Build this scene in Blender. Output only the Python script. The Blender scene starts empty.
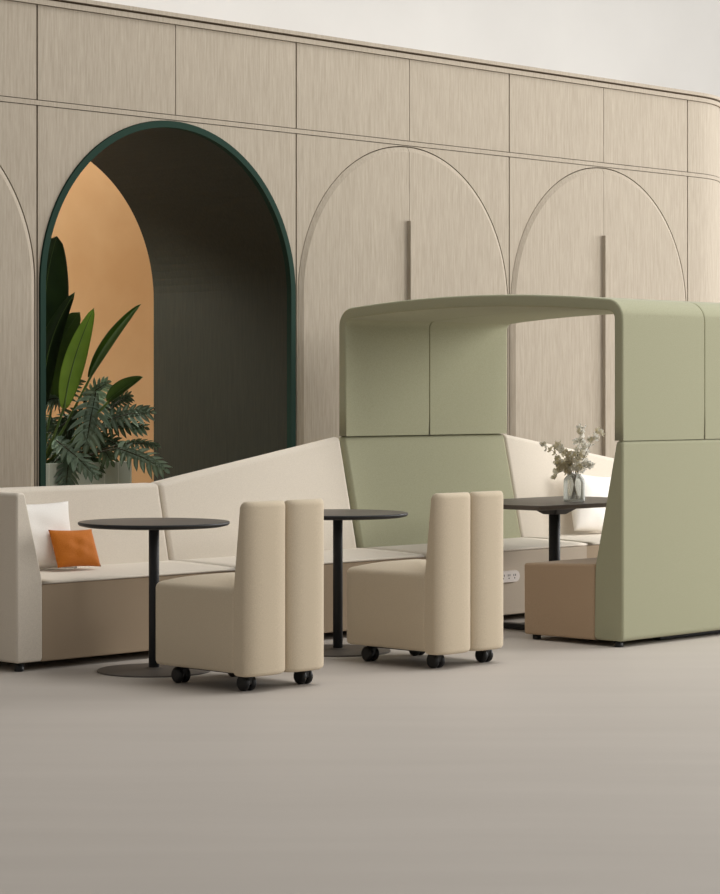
import bpy, bmesh, math, random
from mathutils import Vector, Matrix
random.seed(7)
S = bpy.context.scene
C = S.collection
PI = math.pi

# ------------------------------------------------------------------ camera
EYE = 1.366
cd = bpy.data.cameras.new('camera'); cam = bpy.data.objects.new('camera', cd); C.objects.link(cam)
cam.location = (0, 0, EYE); cam.rotation_euler = (PI/2, 0, 0)
cd.sensor_fit = 'HORIZONTAL'; cd.sensor_width = 36; cd.lens = 36*2400/720
cd.shift_y = (395-447)/720
cd.clip_end = 200
S.camera = cam
# ------------------------------------------------------------------ light
w = bpy.data.worlds.new('world'); S.world = w; w.use_nodes = True
bg = w.node_tree.nodes['Background']; bg.inputs[0].default_value = (1.0, 0.985, 0.955, 1); bg.inputs[1].default_value = 0.28
def area(name, loc, target, size, size_y, power, col):
    l = bpy.data.lights.new(name, 'AREA'); l.shape = 'RECTANGLE'; l.size = size; l.size_y = size_y
    l.energy = power; l.color = col
    o = bpy.data.objects.new(name, l); C.objects.link(o); o.location = loc
    o.rotation_euler = (Vector(target)-Vector(loc)).to_track_quat('-Z', 'Y').to_euler()
    return o
area('skylight', (3.0, 12.5, 9.0), (1.0, 12.5, 0), 6, 6, 430, (1, 0.99, 0.972))
area('window_daylight', (11.0, 15.5, 4.0), (1.0, 13.5, 1.0), 4, 4, 640, (1, 0.99, 0.972))
area('window_daylight_front', (10.0, 5.0, 4.2), (0.0, 12.8, 0.6), 2.5, 2.5, 190, (1, 0.99, 0.972))
area('end_wall_fill', (15.0, 25.0, 8.0), (8.0, 34.0, 5.5), 6, 5, 1000, (1, 0.985, 0.965))  # added fill that brightens the white end wall, no real source
area('alcove_fill', (-4.4, 17.0, 5.4), (-2.9, 18.4, 0.8), 2, 2, 560, (1, 0.97, 0.90))  # added warm fill for the apricot room and the plants
area('window_daylight_rear', (11.5, 22.5, 3.5), (2.0, 16.5, 1.5), 4, 4, 800, (1, 0.99, 0.972))
S.view_settings.view_transform = 'Standard'; S.view_settings.look = 'None'
S.view_settings.gamma = 1; S.view_settings.use_curve_mapping = False
S.view_settings.exposure = 0.04

# ------------------------------------------------------------------ frame of the furniture
ANG = math.radians(45.8)
U = Vector((math.cos(ANG), math.sin(ANG), 0)); N = Vector((-math.sin(ANG), math.cos(ANG), 0))
A0 = Vector((-1.685, 11.82, 0))
def SP(s, p, z=0): return A0 + U*s + N*p + Vector((0, 0, z))
W0 = Vector((-1.859, 13.821, 0))          # wall joint 0 on the floor
CELL = 2.083

# ------------------------------------------------------------------ materials
def lin(c):
    return tuple(((v/255)/12.92 if v/255 <= .04045 else ((v/255+.055)/1.055)**2.4) for v in c)+(1,)
def base_mat(name, col, rough=.8, spec=.3):
    m = bpy.data.materials.new(name); m.use_nodes = True
    b = m.node_tree.nodes['Principled BSDF']
    b.inputs['Base Color'].default_value = lin(col); b.inputs['Roughness'].default_value = rough
    b.inputs['Specular IOR Level'].default_value = spec
    return m, m.node_tree, b
def noise_mix(nt, b, c1, c2, scale, stretch=(1, 1, 1), detail=4, lo=.3, hi=.7, bump=0, dist=.01, rot=(0, 0, 0)):
    tc = nt.nodes.new('ShaderNodeTexCoord'); mp = nt.nodes.new('ShaderNodeMapping')
    mp.inputs['Scale'].default_value = stretch; mp.inputs['Rotation'].default_value = rot
    no = nt.nodes.new('ShaderNodeTexNoise'); no.inputs['Scale'].default_value = scale; no.inputs['Detail'].default_value = detail
    cr = nt.nodes.new('ShaderNodeValToRGB')
    cr.color_ramp.elements[0].position = lo; cr.color_ramp.elements[1].position = hi
    cr.color_ramp.elements[0].color = lin(c1); cr.color_ramp.elements[1].color = lin(c2)
    L = nt.links.new
    L(tc.outputs['Object'], mp.inputs['Vector']); L(mp.outputs[0], no.inputs['Vector'])
    L(no.outputs['Fac'], cr.inputs['Fac']); L(cr.outputs['Color'], b.inputs['Base Color'])
    if bump:
        bp = nt.nodes.new('ShaderNodeBump'); bp.inputs['Strength'].default_value = bump; bp.inputs['Distance'].default_value = dist
        L(no.outputs['Fac'], bp.inputs['Height']); L(bp.outputs[0], b.inputs['Normal'])
    return no
def fabric(name, c, d=7, rough=.95):
    m, nt, b = base_mat(name, c, rough, .15)
    b.inputs['Sheen Weight'].default_value = .12; b.inputs['Sheen Roughness'].default_value = .5
    noise_mix(nt, b, tuple(v-d for v in c), tuple(min(255, v+d) for v in c), 260, bump=.25, dist=.002, detail=3)
    return m
M = {}
M['cream'] = fabric('cream_fabric', (219, 209, 194))
M['chair'] = fabric('beige_fabric', (204, 189, 165))
M['bench'] = fabric('tan_fabric', (184, 159, 132))
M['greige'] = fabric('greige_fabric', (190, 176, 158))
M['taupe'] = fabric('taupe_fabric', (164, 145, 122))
M['green'] = fabric('sage_fabric', (166, 165, 138))
M['white'] = fabric('white_fabric', (244, 239, 232), 5)
M['orange'] = fabric('orange_velvet', (190, 108, 30), 10, .7)
def wood(name, c1, c2, scale=9):
    m, nt, b = base_mat(name, c1, .7, .15)
    n1 = noise_mix(nt, b, c1, c2, scale, (9, 9, .55), 8, .30, .70, .2, .003)
    n1.inputs['Roughness'].default_value = .72
    return m
M['wood'] = wood('pale_oak', (153, 142, 126), (178, 167, 151))
M['dwood'] = wood('dark_green_stained_oak', (47, 49, 41), (59, 59, 49))
M['gap'] = base_mat('shadow_gap', (74, 60, 45), .9, .1)[0]
M['handle'] = wood('oak_handle', (158, 138, 112), (176, 156, 130))
M['ring'] = base_mat('green_lacquer', (30, 54, 44), .75, .12)[0]
M['black'] = base_mat('black_powder_coat', (34, 35, 37), .5, .4)[0]
M['plate'] = base_mat('dark_grey_plate', (98, 92, 86), .5, .4)[0]
M['rubber'] = base_mat('black_plastic', (20, 20, 21), .45, .4)[0]
m, nt, b = base_mat('table_laminate', (94, 88, 82), .42, .4)
noise_mix(nt, b, (98, 92, 86), (112, 105, 98), 6, bump=0); M['top'] = m
m, nt, b = base_mat('floor_concrete', (160, 150, 142), .55, .3)
noise_mix(nt, b, (185, 177, 168), (190, 182, 173), 1.3, (.5, 3.5, 1), 9, .3, .7, .02, .004, (0, 0, .1)); M['floor'] = m
m, nt, b = base_mat('white_plaster', (236, 232, 226), .9, .1)
noise_mix(nt, b, (212, 210, 206), (218, 216, 212), .8); M['plaster'] = m
m, nt, b = base_mat('apricot_plaster', (214, 162, 106), .9, .1)
noise_mix(nt, b, (206, 158, 108), (222, 178, 130), 1.1, detail=6); M['apricot'] = m
m, nt, b = base_mat('planter_glaze', (168, 172, 158), .5, .3); M['planter'] = m
M['joint'] = base_mat('planter_joint', (206, 208, 196), .6, .2)[0]
M['soil'] = base_mat('potting_soil', (52, 40, 30), .95, .1)[0]
def leafm(name, c1, c2, rough=.45, sc=5, trans=0):
    m, nt, b = base_mat(name, c1, rough, .35)
    noise_mix(nt, b, c1, c2, sc, detail=3)
    if trans: b.inputs['Subsurface Weight'].default_value = 0
    return m
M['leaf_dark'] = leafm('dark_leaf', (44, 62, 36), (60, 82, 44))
M['leaf_lit'] = leafm('lit_leaf', (124, 160, 56), (152, 184, 74))  # lit copy of the leaf tone, light put into the colour
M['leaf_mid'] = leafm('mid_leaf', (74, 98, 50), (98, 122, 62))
M['split'] = leafm('split_leaf', (112, 132, 112), (148, 166, 140), .5)
M['split2'] = leafm('split_leaf_dark', (76, 96, 70), (112, 130, 98), .5)
M['stem'] = base_mat('plant_stem', (62, 54, 34), .6, .3)[0]
M['twig'] = base_mat('twig', (112, 96, 72), .8, .2)[0]
M['petal'] = base_mat('pale_petal', (236, 230, 214), .8, .2)[0]
M['petal2'] = base_mat('sage_petal', (186, 178, 152), .8, .2)[0]
for k_, c_ in (('petal', (254, 252, 246)), ('petal2', (236, 229, 208))):
    m = M[k_]; nt = m.node_tree; b = nt.nodes['Principled BSDF']; b.inputs['Base Color'].default_value = lin(c_)
    tl = nt.nodes.new('ShaderNodeBsdfTranslucent'); tl.inputs[0].default_value = lin(c_)
    mx = nt.nodes.new('ShaderNodeMixShader'); mx.inputs[0].default_value = .45
    nt.links.new(b.outputs[0], mx.inputs[1]); nt.links.new(tl.outputs[0], mx.inputs[2]); nt.links.new(mx.outputs[0], nt.nodes['Material Output'].inputs[0])
M['plug'] = base_mat('white_plastic', (226, 216, 208), .4, .4)[0]
M['slot'] = base_mat('socket_slot', (40, 34, 30), .6, .2)[0]
m, nt, b = base_mat('pale_glass', (254, 253, 250), .3, .3)
tp = nt.nodes.new('ShaderNodeBsdfTransparent'); tp.inputs[0].default_value = (.96, .97, .96, 1)
fr = nt.nodes.new('ShaderNodeFresnel'); fr.inputs[0].default_value = 1.45
ad = nt.nodes.new('ShaderNodeMath'); ad.operation = 'ADD'; ad.inputs[1].default_value = .12
mx = nt.nodes.new('ShaderNodeMixShader')
nt.links.new(fr.outputs[0], ad.inputs[0]); nt.links.new(ad.outputs[0], mx.inputs[0]); nt.links.new(tp.outputs[0], mx.inputs[1]); nt.links.new(b.outputs[0], mx.inputs[2])
nt.links.new(mx.outputs[0], nt.nodes['Material Output'].inputs[0]); M['glass'] = m

# ------------------------------------------------------------------ helpers
def link(name, bm, mat, parent=None, smooth=True, wn=True):
    me = bpy.data.meshes.new(name); bmesh.ops.recalc_face_normals(bm, faces=bm.faces[:])
    bm.to_mesh(me); bm.free()
    for m_ in (mat if isinstance(mat, (list, tuple)) else [mat]): me.materials.append(m_)
    if smooth:
        for p in me.polygons: p.use_smooth = True
    o = bpy.data.objects.new(name, me); C.objects.link(o)
    if parent: o.parent = parent
    if smooth and wn:
        k = o.modifiers.new('normals', 'WEIGHTED_NORMAL'); k.weight = 100; k.keep_sharp = True
    return o
def thing(name, label, cat, loc=(0, 0, 0), rot=0, group=None):
    o = bpy.data.objects.new(name, None); C.objects.link(o); o.empty_display_size = .1
    o.location = loc; o.rotation_euler = (0, 0, rot)
    o['label'] = label; o['category'] = cat
    if group: o['group'] = group
    return o
def tag(o, label, cat, group=None):
    o['label'] = label; o['category'] = cat
    if group: o['group'] = group
    return o
def struct(o): o['kind'] = 'structure'; return o
def hexa(bm, v, r=.02, seg=4):
    """v: 8 corners, bottom ring 0-3, top ring 4-7"""
    t = bmesh.new()
    vs = [t.verts.new(p) for p in v]
    for f in ((0, 3, 2, 1), (4, 5, 6, 7), (0, 1, 5, 4), (1, 2, 6, 5), (2, 3, 7, 6), (3, 0, 4, 7)):
        t.faces.new([vs[i] for i in f])
    if r > 0:
        bmesh.ops.bevel(t, geom=t.edges[:]+t.verts[:], offset=r, segments=seg, profile=.5, affect='EDGES', clamp_overlap=True)
    me = bpy.data.meshes.new('tmp'); t.to_mesh(me); t.free(); bm.from_mesh(me); bpy.data.meshes.remove(me)
def box(bm, x0, x1, y0, y1, z0, z1, r=.01, seg=3):
    hexa(bm, [(x0, y0, z0), (x1, y0, z0), (x1, y1, z0), (x0, y1, z0), (x0, y0, z1), (x1, y0, z1), (x1, y1, z1), (x0, y1, z1)], r, seg)
def lathe(bm, prof, c=(0, 0, 0), n=64, axis='Z', cap=True):
    rings = []
    for r, z in prof:
        ring = []
        for i in range(n):
            a = 2*PI*i/n; x, y = r*math.cos(a), r*math.sin(a)
            p = (x, y, z) if axis == 'Z' else ((z, x, y) if axis == 'X' else (x, z, y))
            ring.append(bm.verts.new((p[0]+c[0], p[1]+c[1], p[2]+c[2])))
        rings.append(ring)
    for a, b_ in zip(rings, rings[1:]):
        for i in range(n):
            bm.faces.new((a[i], a[(i+1) % n], b_[(i+1) % n], b_[i]))
    if cap:
        bm.faces.new(rings[0][::-1]); bm.faces.new(rings[-1])
def tube(bm, pts, rads, n=8):
    pts = [Vector(p) for p in pts]; rings = []
    for i, p in enumerate(pts):
        t = (pts[min(i+1, len(pts)-1)]-pts[max(i-1, 0)]).normalized()
        a = t.cross(Vector((0.13, .31, .94))).normalized(); b_ = t.cross(a)
        r = rads[i] if isinstance(rads, (list, tuple)) else rads
        rings.append([bm.verts.new(p+a*math.cos(2*PI*k/n)*r+b_*math.sin(2*PI*k/n)*r) for k in range(n)])
    for a, b_ in zip(rings, rings[1:]):
        for k in range(n): bm.faces.new((a[k], a[(k+1) % n], b_[(k+1) % n], b_[k]))
    bm.faces.new(rings[0][::-1]); bm.faces.new(rings[-1])
def NB(): return bmesh.new()

# ================================================================== SETTING
bm = NB(); box(bm, -18, 34, -4, 56, -.1, 0, 0)
struct(link('floor', bm, M['floor'], smooth=False))

# wall path: straight, then a round corner
S_END = 6.36-1.3255-.0 + 0.0             # distance from joint 0 to where the corner begins
CELLX = 3*CELL
S_END = CELLX+.13
RC = .9
def wp(s, z, off=0):
    """s along the wall from joint 0, off towards the room"""
    if s <= S_END: return W0+U*s-N*off+Vector((0, 0, z))
    a = min((s-S_END)/RC, PI/2); extra = (s-S_END)-RC*PI/2
    cen = W0+U*S_END+N*RC
    d = U*math.sin(a)-N*math.cos(a)
    p = cen+d*(RC+off)
    if extra > 0: p += N*extra
    return p+Vector((0, 0, z))
ZS, RA, ZTRIM, ZC = 2.0, 1.029, 3.032, 3.616
def quad_slab(bm, cols, o0, o1):
    """cols: (s, zlo, zhi) -> closed slab between offsets o0 (back) and o1 (front)"""
    F = []; B = []
    for s, a, b_ in cols:
        F.append((bm.verts.new(wp(s, a, o1)), bm.verts.new(wp(s, b_, o1))))
        B.append((bm.verts.new(wp(s, a, o0)), bm.verts.new(wp(s, b_, o0))))
    for i in range(len(cols)-1):
        bm.faces.new((F[i][0], F[i+1][0], F[i+1][1], F[i][1]))
        bm.faces.new((B[i][0], B[i][1], B[i+1][1], B[i+1][0]))
        bm.faces.new((F[i][1], F[i+1][1], B[i+1][1], B[i][1]))
        bm.faces.new((F[i][0], B[i][0], B[i+1][0], F[i+1][0]))
    for k in (0, -1):
        bm.faces.new((F[k][0], F[k][1], B[k][1], B[k][0]))
def rng(a, b_, n): return [a+(b_-a)*i/n for i in range(n+1)]
S_MIN = -2*CELL; S_MAX = S_END+RC*PI/2+2.5
def arch_cols(c, r, ztop, n=48, s0=None, s1=None):
    out = []
    if s0 is None: s0, s1 = c-CELL/2, c+CELL/2
    out.append((s0, 0, ztop)); out.append((c-r, 0, ztop))
    for i in range(n+1):
        a = PI*i/n; out.append((c-r*math.cos(a), ZS+r*math.sin(a), ztop))
    out.append((c+r, 0, ztop)); out.append((s1, 0, ztop))
    return out
# panelling: one structural mesh, front face at offset 0
bm = NB()
G = .006; T = .03
for k in range(-2, 3):
    a, b_ = k*CELL, (k+1)*CELL; c = (a+b_)/2
    cols = arch_cols(c, RA, ZTRIM, 64, a+G, b_-G)
    quad_slab(bm, cols, -T, 0)
    for x0, x1 in ((a+G, c+.015), (c+.021, b_-G)):
        quad_slab(bm, [(x0, ZTRIM+.036, ZC-.003), (x1, ZTRIM+.036, ZC-.003)], -T, 0)
cs = 3*CELL+G
for x0, x1 in ((cs, S_END+RC*PI/2+.6), (S_END+RC*PI/2+.61, S_MAX)):
    ss = rng(x0, x1, 40)
    quad_slab(bm, [(s, 0, ZTRIM) for s in ss], -T, 0)
    quad_slab(bm, [(s, ZTRIM+.036, ZC-.003) for s in ss], -T, 0)
wall = struct(link('wall_back', bm, M['wood'], smooth=False))
# backing core behind the panels (dark, seen only through the gaps), with the tunnel cut out
TD = 1.245; c1 = CELL/2; RI = RA-.042
bm = NB()
quad_slab(bm, [(S_MIN, 0, ZC+.05), (0.0, 0, ZC+.05)], -T-.12, -T+.004)
quad_slab(bm, arch_cols(c1, RA-.004, ZC+.05, 64), -T-.12, -T+.004)
quad_slab(bm, [(s, 0, ZC+.05) for s in [CELL]+rng(S_END, S_MAX, 40)], -T-.12, -T+.004)
struct(link('wall_core', bm, M['gap'], smooth=False))
# trims
def strip(name, z0, z1, o0, o1, mat):
    bm = NB(); ss = [S_MIN]+rng(S_END, S_END+RC*PI/2, 30)+[S_MAX]
    quad_slab(bm, [(s, z0, z1) for s in ss], o0, o1)
    return struct(link(name, bm, mat, smooth=False))
strip('trim_1', ZTRIM+.004, ZTRIM+.031, -T, .004, M['wood'])
strip('trim_2', ZC, ZC+.030, -T, .016, M['wood'])
strip('trim_3', ZC+.030, ZC+.042, -T, .002, M['gap'])
strip('trim_4', ZC+.042, ZC+.066, -T, .028, M['wood'])
# roof of the panelled block
bm = NB()
ss = [S_MIN]+rng(S_END, S_END+RC*PI/2, 16)
vs = [bm.verts.new(wp(s, ZC+.06, -.02)) for s in ss]+[bm.verts.new(W0+U*(S_END+RC-.02)+N*1.45+Vector((0, 0, ZC+.06))), bm.verts.new(W0+U*S_MIN+N*1.45+Vector((0, 0, ZC+.06)))]
f = bm.faces.new(vs); bmesh.ops.solidify(bm, geom=[f], thickness=.02)
struct(link('ceiling', bm, M['wood'], smooth=False))
# rear side of the block, with the same arch
bm = NB()
def rear(cols):
    quad_slab(bm, cols, -TD-.12, -TD)
rear([(S_MIN, 0, ZC), (0, 0, ZC)]); rear(arch_cols(c1, RA-.004, ZC, 64)); rear([(CELL, 0, ZC), (S_END, 0, ZC)])
struct(link('wall_rear', bm, M['dwood'], smooth=False))
# arched tunnel liner
def liner(bm, r0, r1, t0, t1, n=64):
    path = [(-1, 0)]+[None]*(n+1)+[(1, 0)]
    def pt(r, i):
        if i == 0: return (c1-r, 0)
        if i == n+2: return (c1+r, 0)
        a = PI*(i-1)/n; return (c1-r*math.cos(a), ZS+r*math.sin(a))
    R = []
    for i in range(n+3):
        q = []
        for r, t in ((r0, t0), (r1, t0), (r1, t1), (r0, t1)):
            s, z = pt(r, i); q.append(bm.verts.new(W0+U*s+N*t+Vector((0, 0, z))))
        R.append(q)
    for a, b_ in zip(R, R[1:]):
        for k in range(4): bm.faces.new((a[k], a[(k+1) % 4], b_[(k+1) % 4], b_[k]))
    bm.faces.new(R[0]); bm.faces.new(R[-1][::-1])
bm = NB(); liner(bm, RI, RA-.003, .03, TD+.02)
struct(link('wall_tunnel', bm, M['dwood'], smooth=False))
bm = NB(); liner(bm, RI, RA-.003, -.012, .0295)
struct(link('trim_5', bm, M['ring'], smooth=False))
# room behind the arch and the hall's white end wall
bm = NB()
def wallbox(bm, s0, s1, t0, t1, z1):
    hexa(bm, [W0+U*a+N*b_+Vector((0, 0, z)) for z in (0, z1) for a, b_ in ((s0, t0), (s1, t0), (s1, t1), (s0, t1))], 0)
wallbox(bm, -6, S_END+.5, 4.6, 4.75, 3.6)
struct(link('wall_alcove', bm, M['apricot'], smooth=False))
bm = NB(); wallbox(bm, -14, 44, 7.5, 7.7, 12)
struct(link('wall_end', bm, M['plaster'], smooth=False))

# arched cupboard doors with a bevelled edge
def door(idx, k):
    c = (k+.5)*CELL; r0 = RA-.007; r1 = r0-.034; B0, F0 = -T+.006, .015
    root = bpy.data.objects.new('door_%d' % idx, None); C.objects.link(root); root['kind'] = 'structure'
    for side in (-1, 1):
        bm = NB(); n = 40
        O = []; I = []
        g = .002
        for i in range(n+1):
            a = PI/2*i/n
            O.append((c+side*max(r0*math.cos(a), g), ZS+r0*math.sin(a))); I.append((c+side*max(r1*math.cos(a), g), ZS+r1*math.sin(a)))
        O = [(c+side*r0, .01)]+O; I = [(c+side*r1, .01)]+I
        vb = [bm.verts.new(wp(s, z, B0)) for s, z in O]; vo = [bm.verts.new(wp(s, z, -.002)) for s, z in O]; vi = [bm.verts.new(wp(s, z, F0)) for s, z in I]
        vl = [bm.verts.new(wp(s, .01, F0)) for s, z in I[1:]]
        bl = bm.verts.new(wp(c+side*g, .01, B0)); ol = bm.verts.new(wp(c+side*g, .01, -.002))
        for j in range(len(O)-1):
            bm.faces.new((vb[j], vb[j+1], vo[j+1], vo[j])); bm.faces.new((vo[j], vo[j+1], vi[j+1], vi[j]))
        # front columns
        low = [vi[0]]+vl[1:]
        for j in range(1, len(I)-1):
            bm.faces.new([v for v in (low[j-1] if j > 1 else vi[0], vi[j], vi[j+1], vl[j])])
        bm.faces.new((vi[-1], vo[-1], ol, vl[-1])); bm.faces.new((vo[-1], vb[-1], bl, ol)); bm.faces.new([ol, vo[0], vi[0]]+vl[1:]); bm.faces.new([bl, vb[0], vo[0], ol]); bm.faces.new(vb+[bl])
        bmesh.ops.remove_doubles(bm, verts=bm.verts[:], dist=1e-5)
        lf = link('door_leaf', bm, M['wood'], root, smooth=False)
        if side == -1:
            bm = NB()
            hexa(bm, [wp(c+s, z, o) for z in (.42, 2.53) for s, o in ((-.022, .012), (.016, .012), (.016, .048), (-.022, .048))], .003, 2)
            link('door_handle', bm, M['wood'], lf)
    return root
for i, k in enumerate((-2, -1, 1, 2)): door(i+1, k)

# ================================================================== SOFAS
def seat_bm(L, x0=0, d=.60, r=.03):
    bm = NB()
    hexa(bm, [(x0, .004, .04), (L, .004, .04), (L, d, .04), (x0, d, .04), (x0, .004, .424), (L, .004, .424), (L, d, .424), (x0, d, .424)], .008, 3)
    return bm
def cushion_bm(L, x0=0, d=.60):
    """padded seat top, slightly crowned"""
    bm = NB(); nx, ny = 14, 10; rows = []
    prof = [(.008, .4245), (.002, .426), (.0, .430), (.003, .435), (.010, .4385), (.022, .4405)]
    for i in range(nx+1):
        q = i/nx; e = min(q, 1-q)*L; drop = 0
        x = x0+.001+(L-x0-.002)*q
        row = [bm.verts.new((x, y, z-(drop if z > .4 else 0))) for y, z in prof]
        for k in range(1, ny+1):
            v = k/ny; y = .022+(d-.022)*v
            row.append(bm.verts.new((x, y, .4405+.013*math.sin(v*PI*.6)-drop)))
        row.append(bm.verts.new((x, d, .4245)))
        rows.append(row)
    # even, tight ends
    for a, b_ in zip(rows, rows[1:]):
        for k in range(len(a)-1): bm.faces.new((a[k], a[k+1], b_[k+1], b_[k]))
        bm.faces.new((a[-1], a[0], b_[0], b_[-1]))
    bm.faces.new(rows[0]); bm.faces.new(rows[-1][::-1])
    return bm
def back_bm(L, zl, zr, x0=0, r=.028, ri=.0):
    g = .003
    def yin(z): return .522+(z-.45)/(1.12-.45)*.163
    bm = NB()
    hexa(bm, [(x0+g, .50, .30), (L-g, .50, .30), (L-g, .745, .045), (x0+g, .745, .045), (x0+g, yin(zl), zl), (L-g, yin(zr), zr), (L-g, .745, zr), (x0+g, .745, zl)], r, 5)
    return bm
def foot_bm(x, y):
    bm = NB(); lathe(bm, [(.02, 0), (.024, .004), (.024, .05)], (x, y, 0), 20); return bm
def section(label, s, L, zl, zr, arm=False):
    t = thing('sofa_section', label, 'sofa', SP(s, 0), ANG)
    x0 = .150 if arm else 0
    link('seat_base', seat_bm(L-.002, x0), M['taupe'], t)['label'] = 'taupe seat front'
    link('seat', cushion_bm(L-.002, x0), M['cream'], t)
    link('backrest', back_bm(L, zl, zr, .0 if not arm else .02), M['cream'], t)
    if arm:
        bm = NB()
        prof = [(-.012+.018, .042), (-.012+.005, .047), (-.012, .06), (-.012, .862), (-.007, .876), (.006, .883), (.030, .883), (.040, .877), (.046, .862), (.146, .47), (.150, .44), (.152, .40), (.152, .06), (.147, .047), (.134, .042)]
        rows = []
        for y, ins in ((-.006, .012), (-.0035, .006), (.002, .0015), (.012, 0), (.30, 0), (.742, 0), (.748, .006)):
            row = []
            for i, (x, z) in enumerate(prof):
                p0, p1 = prof[i-1], prof[(i+1) % len(prof)]
                tx, tz = p1[0]-p0[0], p1[1]-p0[1]; l_ = math.hypot(tx, tz)
                row.append(bm.verts.new((x+tz/l_*ins, y, z-tx/l_*ins)))
            rows.append(row)
        for a_, b_ in zip(rows, rows[1:]):
            for k in range(len(a_)): bm.faces.new((a_[k], a_[(k+1) % len(a_)], b_[(k+1) % len(a_)], b_[k]))
        bm.faces.new(rows[0]); bm.faces.new(rows[-1][::-1])
        link('armrest', bm, M['cream'], t)
    for x, y in ((.03 if arm else .06, .03), (L-.1, .05), (.06, .68), (L-.1, .68)):
        link('foot', foot_bm(x, y), M['rubber'], t)
    return t
section('cream sofa section with low back and armrest, carrying the orange pillow', 0, 1.47, .878, .878, True)
section('cream sofa section with back rising to the green booth, behind the left beige chair', 1.47, 1.487, .878, 1.118)
section('cream sofa section with back sloping down, seen inside the booth past the vase', 4.45, 1.49, 1.118, .878)

# ================================================================== GREEN BOOTH
booth = thing('lounge_booth', 'sage green upholstered booth with arched canopy and two facing benches', 'booth', SP(2.975, 0), ANG)
BL = 1.49; YN = -1.435; YF = .745
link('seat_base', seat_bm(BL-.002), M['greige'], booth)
link('bench_seat', cushion_bm(BL-.002), M['cream'], booth)['label'] = 'cream far bench seat'
link('backrest', back_bm(BL, 1.118, 1.118), M['green'], booth)['label'] = 'far green backrest'
# near bench mirrored
def my(y): return YN+YF-y
bm = NB(); hexa(bm, [(.002, my(.045), .028), (BL, my(.045), .028), (BL, my(.549), .028), (0, my(.549), .028), (0, my(.045), .425), (BL, my(.045), .425), (BL, my(.549), .445), (0, my(.549), .445)], .014, 4)
link('bench_seat', bm, M['bench'], booth)['label'] = 'tan near bench seat'
def round_poly(P, r, n=5):
    out = []
    for i, p in enumerate(P):
        p = Vector((p[0], p[1], 0)); a = Vector((*P[i-1], 0)); b_ = Vector((*P[(i+1) % len(P)], 0))
        da, db = (a-p).normalized(), (b_-p).normalized(); k = min(r, (a-p).length*.45, (b_-p).length*.45)
        for j in range(n+1):
            t_ = j/n; q = (p+da*k)*(1-t_)**2+p*2*t_*(1-t_)+(p+db*k)*t_*t_; out.append((q.x, q.y))
    return out
def prism_x(bm, P, x0, x1, r, rc):
    """profile P in (y,z), counter-clockwise, extruded along x with rounded edges"""
    P = round_poly(P, rc); rows = []; n = len(P)
    st = [(r*(1-math.cos(a)), r*(1-math.sin(a))) for a in [PI/2*k/4 for k in range(5)]]
    for dx, ins in st+[(-d, i_) for d, i_ in reversed(st)]:
        x = x0+dx if dx >= 0 and len(rows) < 5 else x1+dx
        row = []
        for i, (y, z) in enumerate(P):
            p0, p1 = P[i-1], P[(i+1) % n]; ty, tz = p1[0]-p0[0], p1[1]-p0[1]; l_ = math.hypot(ty, tz) or 1
            row.append(bm.verts.new((x, y-tz/l_*ins, z+ty/l_*ins)))
        rows.append(row)
    for a, b_ in zip(rows, rows[1:]):
        for k in range(n): bm.faces.new((a[k], a[(k+1) % n], b_[(k+1) % n], b_[k]))
    bm.faces.new(rows[0]); bm.faces.new(rows[-1][::-1])
bm = NB(); prism_x(bm, [(my(YF), .032), (my(.545), .032), (my(.552), .43), (my(.70), 1.118), (my(YF), 1.118)], 0, BL, .014, .028)
link('backrest', bm, M['green'], booth)['label'] = 'near green backrest seen from outside'
# canopy shell: inverted U profile, two panels
def hood_prof(off):
    """profile (y,z) of the shell, off = inset from outer"""
    R_ = .10-off*1.0; y0, y1 = YN+off, YF-.022-off; zt = 1.880-off
    P = [(y0, 1.1185), (y0, 1.30), (y0, 1.50), (y0, zt-R_-.02)]
    for i in range(1, 9):
        a = PI/2*i/8; P.append((y0+R_-R_*math.cos(a), zt-R_+R_*math.sin(a)))
    m_ = 22
    for i in range(1, m_):
        t_ = i/m_; P.append((y0+R_+(y1-y0-2*R_)*t_, zt))
    for i in range(0, 9):
        a = PI/2*i/8; P.append((y1-R_+R_*math.sin(a), zt-R_+R_*math.cos(a)))
    P += [(y1, zt-R_-.02), (y1, 1.50), (y1, 1.30), (y1, 1.1185)]
    ym = (y0+y1)/2; hw = (y1-y0)/2
    return [(y, z+(.056*(1-((y-ym)/hw)**2)*min(1, max(0, (z-1.65)/.2)) if z > 1.65 else z-z)) for y, z in P]
def hood(x0, x1, side_split=None):
    bm = NB(); o = hood_prof(0); i_ = hood_prof(.06); r = .011
    rings = []
    for (yo, zo), (yi, zi) in zip(o, i_):
        def L_(t_): return (yo+(yi-yo)*t_, zo+(zi-zo)*t_)
        e = .16
        q = []
        for x, t_ in ((x0+r, 0), (x1-r, 0), (x1-r*.3, e*.3), (x1, e), (x1, 1-e), (x1-r*.3, 1-e*.3), (x1-r, 1), (x0+r, 1), (x0+r*.3, 1-e*.3), (x0, 1-e), (x0, e), (x0+r*.3, e*.3)):
            y, z = L_(t_); q.append(bm.verts.new((x, y, z)))
        rings.append(q)
    for a, b_ in zip(rings, rings[1:]):
        n = len(a)
        for k in range(n): bm.faces.new((a[k], a[(k+1) % n], b_[(k+1) % n], b_[k]))
    bm.faces.new(rings[0][::-1]); bm.faces.new(rings[-1])
    return bm
link('canopy_panel', hood(0, BL/2), M['green'], booth, wn=True)
link('canopy_panel', hood(BL/2, BL), M['green'], booth, wn=True)
for x, y in ((.05, my(.10)), (.035, my(.69)), (BL-.1, my(.1)), (BL-.1, my(.69)), (.06, .05), (BL-.1, .05), (.06, .68), (BL-.1, .68)):
    link('foot', foot_bm(x, y), M['rubber'], booth)
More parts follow.
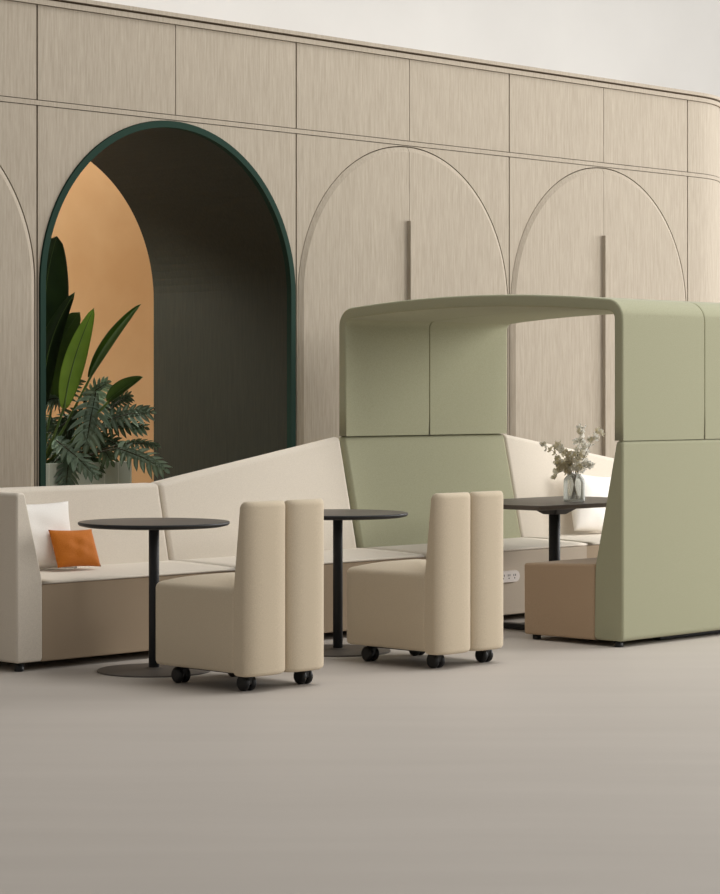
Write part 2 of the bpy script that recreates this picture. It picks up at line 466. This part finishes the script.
bm = NB(); box(bm, .45, 1.3, my(.66), my(.60), .005, .045, .004, 2)
link('base_rail', bm, M['black'], booth)
# outlet strip on the far seat front
bm = NB(); n = 12; hx, hz = .10, .033; xc, zc = .715, .272
ring = []
for sx, a0 in ((1, -PI/2), (-1, PI/2)):
    for i in range(n+1):
        a = a0+PI*i/n; ring.append((xc+sx*(hx-hz)+hz*math.cos(a), zc+hz*math.sin(a)))
fr = [bm.verts.new((x, -.014, z)) for x, z in ring]; md = [bm.verts.new((xc+(x-xc)*1.03, -.008, zc+(z-zc)*1.06)) for x, z in ring]; bk = [bm.verts.new((xc+(x-xc)*1.03, .004, zc+(z-zc)*1.06)) for x, z in ring]
bm.faces.new(fr)
for A_, B_ in ((fr, md), (md, bk)):
    for i in range(len(ring)): bm.faces.new((A_[i], A_[(i+1) % len(ring)], B_[(i+1) % len(ring)], B_[i]))
bm.faces.new(bk[::-1])
outlet = link('power_outlet', bm, M['plug'], booth, smooth=False); outlet['label'] = 'white rounded power outlet strip'
for dx in (-.052, .0, .052):
    bm = NB()
    box(bm, xc+dx-.010, xc+dx-.006, -.0155, -.012, zc+.002, zc+.014, 0); box(bm, xc+dx+.006, xc+dx+.010, -.0155, -.012, zc+.002, zc+.014, 0)
    lathe(bm, [(.004, -.0155), (.004, -.012)], (xc+dx, 0, zc-.010), 10, 'Y')
    link('socket', bm, M['slot'], outlet, smooth=False)

# ================================================================== TABLES
def round_table(s, p, label):
    t = thing('round_table', label, 'table', SP(s, p), ANG, 'round cafe tables')
    bm = NB(); lathe(bm, [(.34, .716), (.368, .7225), (.375, .730), (.3745, .737), (.371, .740), (.0001, .740)], n=128)
    for f_ in bm.faces: f_.material_index = 0 if f_.calc_center_median().z > .7385 else 1
    link('tabletop', bm, [M['top'], M['black']], t)
    bm = NB(); lathe(bm, [(.026, .008), (.026, .717)], n=32); lathe(bm, [(.07, .708), (.07, .7165)], n=32); link('pole', bm, M['black'], t)
    bm = NB(); lathe(bm, [(.28, 0), (.282, .004), (.279, .008), (.05, .012), (.035, .02), (.0001, .02)], n=96); link('base_plate', bm, M['plate'], t)
    return t
round_table(.506, -.436, 'round charcoal pedestal table at far left, beside the orange pillow')
round_table(1.790, -.445, 'round charcoal pedestal table between the two beige chairs')
t = thing('booth_table', 'dark rectangular pedestal table inside green booth, carrying the flower vase', 'table', SP(3.70, -.36), ANG)
bm = NB(); hx, hy = .60, .385
hexa(bm, [(-hx+.02, -hy+.02, .712), (hx-.02, -hy+.02, .712), (hx-.02, hy-.02, .712), (-hx+.02, hy-.02, .712), (-hx, -hy, .74), (hx, -hy, .74), (hx, hy, .74), (-hx, hy, .74)], .004, 2)
link('tabletop', bm, M['top'], t)
bm = NB(); lathe(bm, [(.034, .03), (.034, .69)], n=28); link('pole', bm, M['black'], t)
bm = NB(); hexa(bm, [(-.05, -.05, .66), (.05, -.05, .66), (.05, .05, .66), (-.05, .05, .66), (-.12, -.12, .712), (.12, -.12, .712), (.12, .12, .712), (-.12, .12, .712)], .006, 2)
link('bracket', bm, M['black'], t)
for x in (-.33, .33):
    bm = NB(); box(bm, x-.03, x+.03, -.20, .26, .004, .036, .005, 2); link('base_bar', bm, M['black'], t)
bm = NB(); box(bm, -.31, .31, -.03, .03, .004, .034, .004, 2); link('base_bar', bm, M['black'], t)

# ================================================================== CHAIRS
def copy_tree(o, parent=None):
    c = o.copy(); C.objects.link(c); c.parent = parent
    for ch in [x for x in S.objects if x.parent == o]: copy_tree(ch, c)
    return c
def super_col(bm, x0, x1, prof, rx):
    """vertical roll: x0..x1 wide; prof = [(z, yfront, yrear, inset)]; rear corners heavily rounded"""
    rings = []
    for z, yf, yr, ins in prof:
        a0, a1 = x0+ins, x1-ins; yf2, yr2 = yf-ins*.6, yr+ins
        ring = []
        r1 = .012; ra = (a1-a0)/2-.004; rb = min(rx*.8, yf2-r1-yr2-.002)
        def corner(cx, cy, r, q, s0):
            for i in range(13):
                a = s0+PI/2*i/12; c_, s_ = math.cos(a), math.sin(a); e_ = .78 if q != r else 1
                ring.append((cx+r*math.copysign(abs(c_)**e_, c_), cy+q*math.copysign(abs(s_)**e_, s_), z))
        corner(a1-r1, yf2-r1, r1, r1, 0); corner(a0+r1, yf2-r1, r1, r1, PI/2)
        corner(a0+ra, yr2+rb, ra, rb, PI); corner(a1-ra, yr2+rb, ra, rb, 1.5*PI)
        rings.append([bm.verts.new(p) for p in ring])
    for a, b_ in zip(rings, rings[1:]):
        n = len(a)
        for k in range(n): bm.faces.new((a[k], a[(k+1) % n], b_[(k+1) % n], b_[k]))
    bm.faces.new(rings[0][::-1]); bm.faces.new(rings[-1])
def make_chair(label, s, p):
    # local origin: centre in x, y = 0 at the rear face
    t = thing('lounge_chair', label, 'chair', SP(s, p), ANG, 'beige lounge chairs on castors')
    # seat with domed top
    bm = NB(); hw = .262; y0, y1 = .09, .668; nx = 20; ny = 20
    def outline(r=.05, n=6, ins=0):
        pts = []
        for cx, cy, s0 in ((hw-r, y1-r, 0), (-hw+r, y1-r, PI/2), (-hw+.02, y0+.02, PI), (hw-.02, y0+.02, 1.5*PI)):
            rr = r if cy > .3 else .02
            for i in range(n+1):
                a = s0+PI/2*i/n; pts.append((cx+(rr-ins)*math.cos(a), cy+(rr-ins)*math.sin(a)))
        # subdivide straight runs
        out = []
        for i, p_ in enumerate(pts):
            q = pts[(i+1) % len(pts)]; d = math.hypot(q[0]-p_[0], q[1]-p_[1]); m_ = max(1, int(d/.05))
            for k in range(m_): out.append((p_[0]+(q[0]-p_[0])*k/m_, p_[1]+(q[1]-p_[1])*k/m_))
        return out
    base = outline()
    cy = (y0+y1)/2
    levels = [(.088, .012), (.080+.012, .004), (.105, 0), (.25, 0), (.38, 0), (.452, 0), (.466, .003), (.476, .010), (.482, .020)]
    rings = []
    for z, ins in levels:
        rings.append([bm.verts.new((x*(1-ins/hw), cy+(y-cy)*(1-ins/hw), z)) for x, y in base])
    for k in range(1, 7):
        f_ = 1-k/7.0; sc = (1-.02/hw)*f_
        z = .482+.038*(1-f_**2)
        rings.append([bm.verts.new((x*sc, cy+(y-cy)*sc, z)) for x, y in base])
    for a, b_ in zip(rings, rings[1:]):
        n = len(a)
        for k in range(n): bm.faces.new((a[k], a[(k+1) % n], b_[(k+1) % n], b_[k]))
    bm.faces.new(rings[0][::-1]); bm.faces.new(rings[-1])
    link('seat', bm, M['chair'], t, wn=False)
    prof = []
    for z, ins in ((.074, .014), (.080, .005), (.092, .0), (.3, 0), (.48, 0), (.6, 0), (.75, 0), (.850, .0), (.864, .004), (.873, .011), (.877, .020)):
        yf = .106-.046*max(0, (z-.45)/.42)
        prof.append((z, yf, 0, ins))
    for x0, x1 in ((-.258, .010), (.013, .262)):
        bm = NB(); super_col(bm, x0, x1, prof, .062); link('backrest', bm, M['chair'], t)
    bm = NB(); box(bm, -.2, .2, .06, .56, .076, .090, .004, 2); link('base_plate', bm, M['black'], t)
    k = 0
    for x, y in ((-.17, .105), (.197, .105), (-.17, .56), (.185, .56)):
        bm = NB(); lathe(bm, [(.012, .04), (.012, .07)], (x, y, 0), 12); box(bm, x-.022, x+.022, y-.030, y+.030, .030, .074, .008, 3)
        cst = link('castor', bm, M['rubber'], t)
        for dx in (-.036, .006):
            bm = NB(); lathe(bm, [(.022, 0), (.030, .001), (.038, .009), (.038, .021), (.030, .029), (.022, .030)], (x+dx, y, .038), 28, 'X')
            link('wheel', bm, M['rubber'], cst)
        k += 1
    return t
ch = make_chair('beige two-roll-back chair on black castors, nearest to the camera on the left', .450, -1.452)
c2 = copy_tree(ch); c2.location = SP(1.745, -1.452)
c2['label'] = 'beige two-roll-back chair on black castors, in front of the green booth'

# ================================================================== PILLOWS
def pillow_bm(w_, h_, d_, seg=22, pinch=.06, seed=0):
    rnd = random.Random(seed); bm = NB(); G_ = {}
    for side in (1, -1):
        for i in range(seg+1):
            for j in range(seg+1):
                u_, v_ = i/seg*2-1, j/seg*2-1
                edge = i in (0, seg) or j in (0, seg)
                if edge and side == -1: G_[(side, i, j)] = G_[(1, i, j)]; continue
                th = ((1-u_**4)*(1-v_**4))**.55*(.75+.25*(1-u_*u_)*(1-v_*v_))
                x = u_*w_/2*(1-pinch*(1-v_*v_)*abs(u_)**3); z = v_*h_/2*(1-pinch*(1-u_*u_)*abs(v_)**3)
                wr = .004*math.sin(7*u_+3*v_+seed)*math.cos(5*v_-2*u_+seed)*(1-abs(u_))*(1-abs(v_))
                G_[(side, i, j)] = bm.verts.new((x, -side*(th*d_/2+wr*2), z))
    for side in (1, -1):
        for i in range(seg):
            for j in range(seg):
                bm.faces.new([G_[(side, i+a, j+b_)] for a, b_ in ((0, 0), (1, 0), (1, 1), (0, 1))])
    return bm
def pillow(name, label, s, p, z, w_, h_, d_, tilt, roll, yaw, mat, seed):
    o = link(name, pillow_bm(w_, h_, d_, seed=seed), mat, wn=False)
    o.location = SP(s, p, z)
    o.rotation_euler = (Matrix.Rotation(ANG+yaw, 3, 'Z') @ Matrix.Rotation(-tilt, 3, 'X') @ Matrix.Rotation(roll, 3, 'Y')).to_euler()
    return tag(o, label, 'pillow')
pillow('throw_pillow', 'white square pillow leaning in the sofa corner behind the orange pillow', .485, .475, .630, .47, .36, .13, .22, 0, -.05, M['white'], 1)
pillow('throw_pillow', 'small orange rectangular pillow leaning on the white pillow', .642, .35, .566, .288, .212, .09, .42, .03, .0, M['orange'], 2)
pillow('throw_pillow', 'white pillow on the sofa behind the booth table', 5.08, .455, .652, .44, .40, .13, .22, .12, .0, M['white'], 3)

# ================================================================== VASE AND BRANCHES
VS = SP(3.70, -.51, .741)
bm = NB()
lathe(bm, [(.0001, 0), (.056, 0), (.062, .004), (.063, .012), (.063, .115), (.060, .132), (.050, .145), (.043, .150), (.042, .160), (.039, .160), (.040, .149), (.047, .141), (.057, .129), (.060, .113), (.060, .014), (.056, .009), (.0001, .009)], n=48, cap=False)
v = link('glass_vase', bm, M['glass'], wn=False); v.location = VS
tag(v, 'clear glass bottle vase holding pale blossom branches on the booth table', 'vase')
def blossom_mesh():
    bm = NB()
    for k in range(5):
        a = 2*PI*k/5; d = Vector((math.cos(a), math.sin(a), 0)); q = Vector((-d.y, d.x, 0))
        P = [Vector((0, 0, 0)), d*.006+q*.006+Vector((0, 0, .002)), d*.013+q*.006+Vector((0, 0, .005)), d*.015+Vector((0, 0, .010)), d*.013-q*.006+Vector((0, 0, .005)), d*.006-q*.006+Vector((0, 0, .002))]
        vs = [bm.verts.new(p) for p in P]; bm.faces.new(vs)
    me = bpy.data.meshes.new('blossom'); bm.to_mesh(me); bm.free(); return me
bmesh1 = blossom_mesh(); bmesh1.materials.append(M['petal'])
bmesh2 = blossom_mesh(); bmesh2.materials.append(M['petal2'])
# tips as (right, forward, up) offsets from the vase base, in metres
tips = [(-.185, .0, .335, 'reaching furthest left', 1), (-.118, -.02, .125, 'drooping low to the left of the vase', 2), (-.10, -.04, .335, 'rising left of centre', 1), (.052, .03, .43, 'standing tallest in the vase', 0), (.15, -.02, .415, 'reaching furthest right', 0), (.07, .05, .30, 'short one right of centre', 0), (-.03, -.05, .28, 'short one at the centre', 1), (-.11, -.02, .21, 'short, over its left shoulder', 1), (.105, -.04, .21, 'short, over its right shoulder', 0)]
for ti, (tx, ty, tz, wh, kind) in enumerate(tips):
    rnd = random.Random(30+ti)
    p0 = Vector((-tx*.12, -ty*.1, .014)); p1 = Vector((tx*.08, ty*.1, .155)); p2 = Vector((tx, ty, tz))
    mid = p1.lerp(p2, .55)+Vector((0, 0, .05 if tz > .15 else .12))
    pts = [p0.lerp(p1, k/3) for k in range(3)]
    for k in range(9):
        q = k/8; pts.append(p1*(1-q)**2+mid*2*q*(1-q)+p2*q*q)
    bm = NB(); tube(bm, pts, [.0022]*3+[.002-.0013*k/8 for k in range(9)], 6)
    st = link('blossom_branch', bm, M['twig'], wn=False); st.location = VS
    tag(st, 'pale blossom branch in the glass vase, '+wh, 'branch', 'blossom branches in the vase')
    nb = (26, 19, 11)[kind]
    for b_i in range(nb):
        q = .12+.88*b_i/(nb-1); i0 = 3+q*8; a = int(min(i0, 10)); pt = pts[a].lerp(pts[min(a+1, 11)], i0-a)
        sp = .028*(1-.4*q)
        off = Vector((rnd.uniform(-1, 1), rnd.uniform(-1, 1), rnd.uniform(-1, 1))).normalized()*sp*rnd.uniform(.5, 1.3)
        use = bmesh2 if (kind == 2 or (kind == 1 and rnd.random() < .7) or (kind == 0 and rnd.random() < .12)) else bmesh1
        o = bpy.data.objects.new('blossom', use); C.objects.link(o); o.parent = st; o.location = pt+off
        o.rotation_euler = (rnd.uniform(-1.6, 1.6), rnd.uniform(-1.6, 1.6), rnd.uniform(0, 6)); sc = rnd.uniform(.9, 1.6); o.scale = (sc, sc, sc)

# ================================================================== PLANTER AND PLANTS
def WT(s, t, z): return W0+U*s+N*t+Vector((0, 0, z))
PT = 1.05; PX0, PX1 = .35, 1.605; PZ = .932
pl = thing('planter', 'pale green ribbed trough planter standing in the green archway', 'planter', WT((PX0+PX1)/2, PT+.16, 0), ANG)
bm = NB(); hl = (PX1-PX0)/2; th = .015
n = 11
for (a, b_, c_, d_) in ((-hl, hl, -.16, -.16+th), (-hl, hl, .16-th, .16), (-hl, -hl+th, -.16+th, .16-th), (hl-th, hl, -.16+th, .16-th)):
    box(bm, a, b_, c_, d_, .0, PZ, .002, 1)
box(bm, -hl+th, hl-th, -.16+th, .16-th, 0, PZ-.08, 0)
body = link('body', bm, M['planter'], pl)
for k in range(1, n+1):
    x = -hl+2*hl*k/n-.004
    if k == n: x -= .006
    bm = NB(); box(bm, x-.003, x+.003, -.1625, -.158, 0, PZ-.002, 0); link('rib', bm, M['joint'], pl)
bm = NB(); box(bm, -hl+th, hl-th, -.16+th, .16-th, PZ-.08, PZ-.03, .01, 2); link('soil', bm, M['soil'], pl)

def blade_leaf(bm, p0, p1, p2, width, facing, fold=.25, n=16, m_=6, curl=0, mi=0, wpow=.6, rag=0):
    """broad leaf along quadratic curve p0-p1-p2; facing = approx normal"""
    p0, p1, p2 = Vector(p0), Vector(p1), Vector(p2); rows = []
    for i in range(n+1):
        q = i/n
        c_ = p0*(1-q)**2+p1*2*q*(1-q)+p2*q*q
        t_ = ((p1-p0)*(1-q)+(p2-p1)*q).normalized()
        sd = t_.cross(Vector(facing)).normalized(); nm = sd.cross(t_).normalized()
        wd = width*max(.0, math.sin(PI*min(1, q*.97+.03)))**wpow*(1-.25*q)
        row = []
        for j in range(-m_, m_+1):
            v_ = j/m_
            ang = fold*abs(v_)+curl*v_*v_
            row.append(bm.verts.new(c_+sd*v_*wd*math.cos(ang)+nm*(abs(v_)*wd*math.sin(ang))))
        rows.append(row)
    for a, b_ in zip(rows, rows[1:]):
        for k in range(len(a)-1):
            f_ = bm.faces.new((a[k], a[k+1], b_[k+1], b_[k])); f_.material_index = mi
def solid(bm, t_=.0012): bmesh.ops.solidify(bm, geom=bm.faces[:], thickness=t_)
RX = Vector((1, 0, 0)); FY = Vector((0, 1, 0)); UZ = Vector((0, 0, 1))
# bird-of-paradise style plant with broad leaves; positions relative to the soil point
bs = WT(.98, PT+.17, PZ-.04)
bop = thing('broadleaf_plant', 'tall plant with broad upright paddle leaves rising from left end of planter', 'plant', bs, 0)
def px(x, y, dist):
    """direction helper used once to size the plant: metres right/up of the camera axis at a distance"""
    return Vector(((x-360)/2400*dist, dist, EYE+(395-y)/2400*dist))
def rel(x, y, dist): return px(x, y, dist)-bs
D0 = bs.y
def leafobj(pts, width, facing, mat, fold=.3, curl=0, stem=True, wpow=.6, label=None):
    bm = NB(); blade_leaf(bm, *pts, width, facing, fold, curl=curl, wpow=wpow, n=20); solid(bm)
    # midrib
    P = [Vector(pts[0])*(1-q)**2+Vector(pts[1])*2*q*(1-q)+Vector(pts[2])*q*q for q in [k/10 for k in range(11)]]
    o = link('leaf', bm, mat, bop, wn=False)
    bm = NB()
    tube(bm, [Vector((0, 0, .0)), Vector(pts[0])*.5+Vector((0, 0, -.02)), Vector(pts[0])]+P[1:], [.011, .009, .008]+[.006-.005*k/10 for k in range(10)], 6)
    link('stalk', bm, M['leaf_mid'], o, wn=False)
    if label: o['label'] = label
leafobj((rel(46, 345, D0+.1), rel(40, 290, D0+.05), rel(57, 236, D0-.05)), .17, (.25, -1, .1), M['leaf_dark'], .25, wpow=.5)
leafobj((rel(44, 405, D0-.02), rel(40, 345, D0-.05), rel(75, 292, D0-.08)), .09, (.1, -1, .1), M['leaf_dark'], .6)
leafobj((rel(52, 405, D0+.05), rel(48, 350, D0+.02), rel(80, 312, D0)), .15, (-.1, -1, .1), M['leaf_mid'], .25)
leafobj((rel(64, 408, D0-.10), rel(70, 360, D0-.12), rel(94, 308, D0-.14)), .085, (.5, -1, .1), M['leaf_lit'], .2, label='yellow-green leaf with light put into its colour')
leafobj((rel(90, 378, D0-.02), rel(112, 338, D0-.05), rel(141, 304, D0-.1)), .085, (-.5, -1, .3), M['leaf_mid'], .8, curl=.5, label='narrow half-rolled leaf')
leafobj((rel(108, 402, D0-.05), rel(122, 388, D0-.08), rel(143, 377, D0-.12)), .07, (-.3, -1, .4), M['leaf_mid'], .7)

def split_leaf(bm, base, tip, sag, W_, facing, nl=8):
    """pinnately cut leaf: a central web with long curved lobes, drooping at their ends"""
    base, tip = Vector(base), Vector(tip); mid = (base+tip)/2+Vector(sag); fc = Vector(facing).normalized()
    def cv(q): return base*(1-q)**2+mid*2*q*(1-q)+tip*q*q
    def tg(q): return ((mid-base)*(1-q)+(tip-mid)*q).normalized()
    L_ = (tip-base).length
    prev = None; n = nl*2
    for i in range(n+1):
        q = i/n; c_ = cv(q); sd = tg(q).cross(fc).normalized()
        w_ = W_*.34*math.sin(PI*(q*.92+.06))**.7
        cur = (bm.verts.new(c_-sd*w_), bm.verts.new(c_-fc*.006), bm.verts.new(c_+sd*w_))
        if prev:
            bm.faces.new((prev[0], prev[1], cur[1], cur[0])); bm.faces.new((prev[1], prev[2], cur[2], cur[1]))
        prev = cur
    for i in range(nl+1):
        q = .04+.94*i/nl
        for sgn in ((-1, 1) if i < nl else (0,)):
            c_ = cv(q); t_ = tg(q); sd = t_.cross(fc).normalized()*sgn
            ln = W_*1.12*(math.sin(PI*(q*.72+.20))**.6)*random.uniform(.85, 1.1)
            if sgn == 0: ln *= .8
            fw = -.35+1.35*q
            d = (sd+t_*(fw if sgn else 1)).normalized(); wb = L_/nl*random.uniform(.36, .44)
            side = d.cross(fc).normalized(); twist = random.uniform(-.25, .25)
            rows = []
            for k in range(8):
                r_ = k/7
                cc = c_+d*ln*r_+t_*ln*.28*r_*r_*(1 if sgn else 0)+fc*(.05*ln*r_*r_*(1+twist))+Vector((0, 0, -.22*ln*r_**2.2))
                ww = wb*(.85+.35*math.sin(PI*r_)-.35*r_)*(1 if k < 6 else (.72 if k == 6 else .1))
                rows.append((bm.verts.new(cc-side*ww+fc*twist*ww), bm.verts.new(cc-fc*.003), bm.verts.new(cc+side*ww-fc*twist*ww)))
            for a, b_ in zip(rows, rows[1:]):
                bm.faces.new((a[0], a[1], b_[1], b_[0])); bm.faces.new((a[1], a[2], b_[2], b_[1]))
rs = WT(1.17, PT+.10, PZ-.04)
spl = thing('splitleaf_plant', 'bushy plant with deeply cut grey-green leaves spilling over the planter front', 'plant', rs, 0)
D1 = rs.y
def r2(x, y, d): return px(x, y, D1+d)-rs
SL = [  # base px, tip px, depth base/tip, half width, facing, sag, material
 ((96, 392), (86, 446), -.10, -.20, .155, (.15, -1, .25), 'split'),
 ((62, 398), (40, 404), -.05, -.10, .11, (0, -.8, .7), 'split'),
 ((70, 452), (66, 488), -.15, -.22, .11, (.3, -1, .2), 'split'),
 ((56, 440), (96, 476), -.20, -.24, .10, (.2, -.8, .7), 'split'),
 ((106, 420), (152, 412), -.05, -.08, .105, (.1, -.9, .5), 'split'),
 ((104, 428), (146, 428), .0, .0, .09, (-.1, -.8, .7), 'split2'),
 ((118, 448), (166, 470), -.12, -.16, .125, (.0, -.75, .7), 'split'),
 ((122, 444), (158, 446), .0, -.02, .07, (.1, -.6, .8), 'split2'),
 ((82, 412), (52, 434), -.04, -.08, .12, (-.2, -1, .4), 'split2'),
 ((90, 430), (112, 462), .02, .0, .10, (.1, -1, .3), 'split2'),
 ((70, 430), (44, 452), .04, .02, .11, (-.2, -.9, .5), 'split2'),
 ((84, 402), (108, 382), .02, .03, .09, (.1, -1, -.1), 'split'),
 ((74, 420), (60, 462), .0, .0, .12, (.1, -1, .3), 'split2'),
 ((58, 404), (78, 378), .05, .06, .09, (.1, -1, .0), 'split2'),
 ((52, 418), (42, 438), -.02, -.04, .10, (-.1, -1, .4), 'split'),
 ((80, 440), (100, 474), .06, .04, .09, (.2, -1, .2), 'split2'),
 ((64, 452), (48, 474), -.05, -.08, .09, (-.1, -1, .3), 'split2'),
 ((100, 436), (132, 456), .08, .06, .08, (.1, -.9, .5), 'split2'),
 ((108, 410), (130, 396), .04, .05, .08, (.0, -1, .3), 'split2'),
]
for (b0, t0, db, dt, W_, fc, mt) in SL:
    base, tip = r2(*b0, db), r2(*t0, dt)
    bm = NB(); split_leaf(bm, base, tip, (0, 0, .03), W_*.82, fc); solid(bm, .0012)
    o = link('leaf', bm, M[mt], spl, wn=False)
    bm = NB(); tube(bm, [Vector((random.uniform(-.05, .05), random.uniform(-.03, .03), 0)), base*.55+Vector((0, 0, .03)), base, base.lerp(tip, .5)+Vector((0, -.004, .013)), base.lerp(tip, .9)], [.006, .005, .004, .003, .0015], 6)
    link('stalk', bm, M['stem'], o, wn=False)
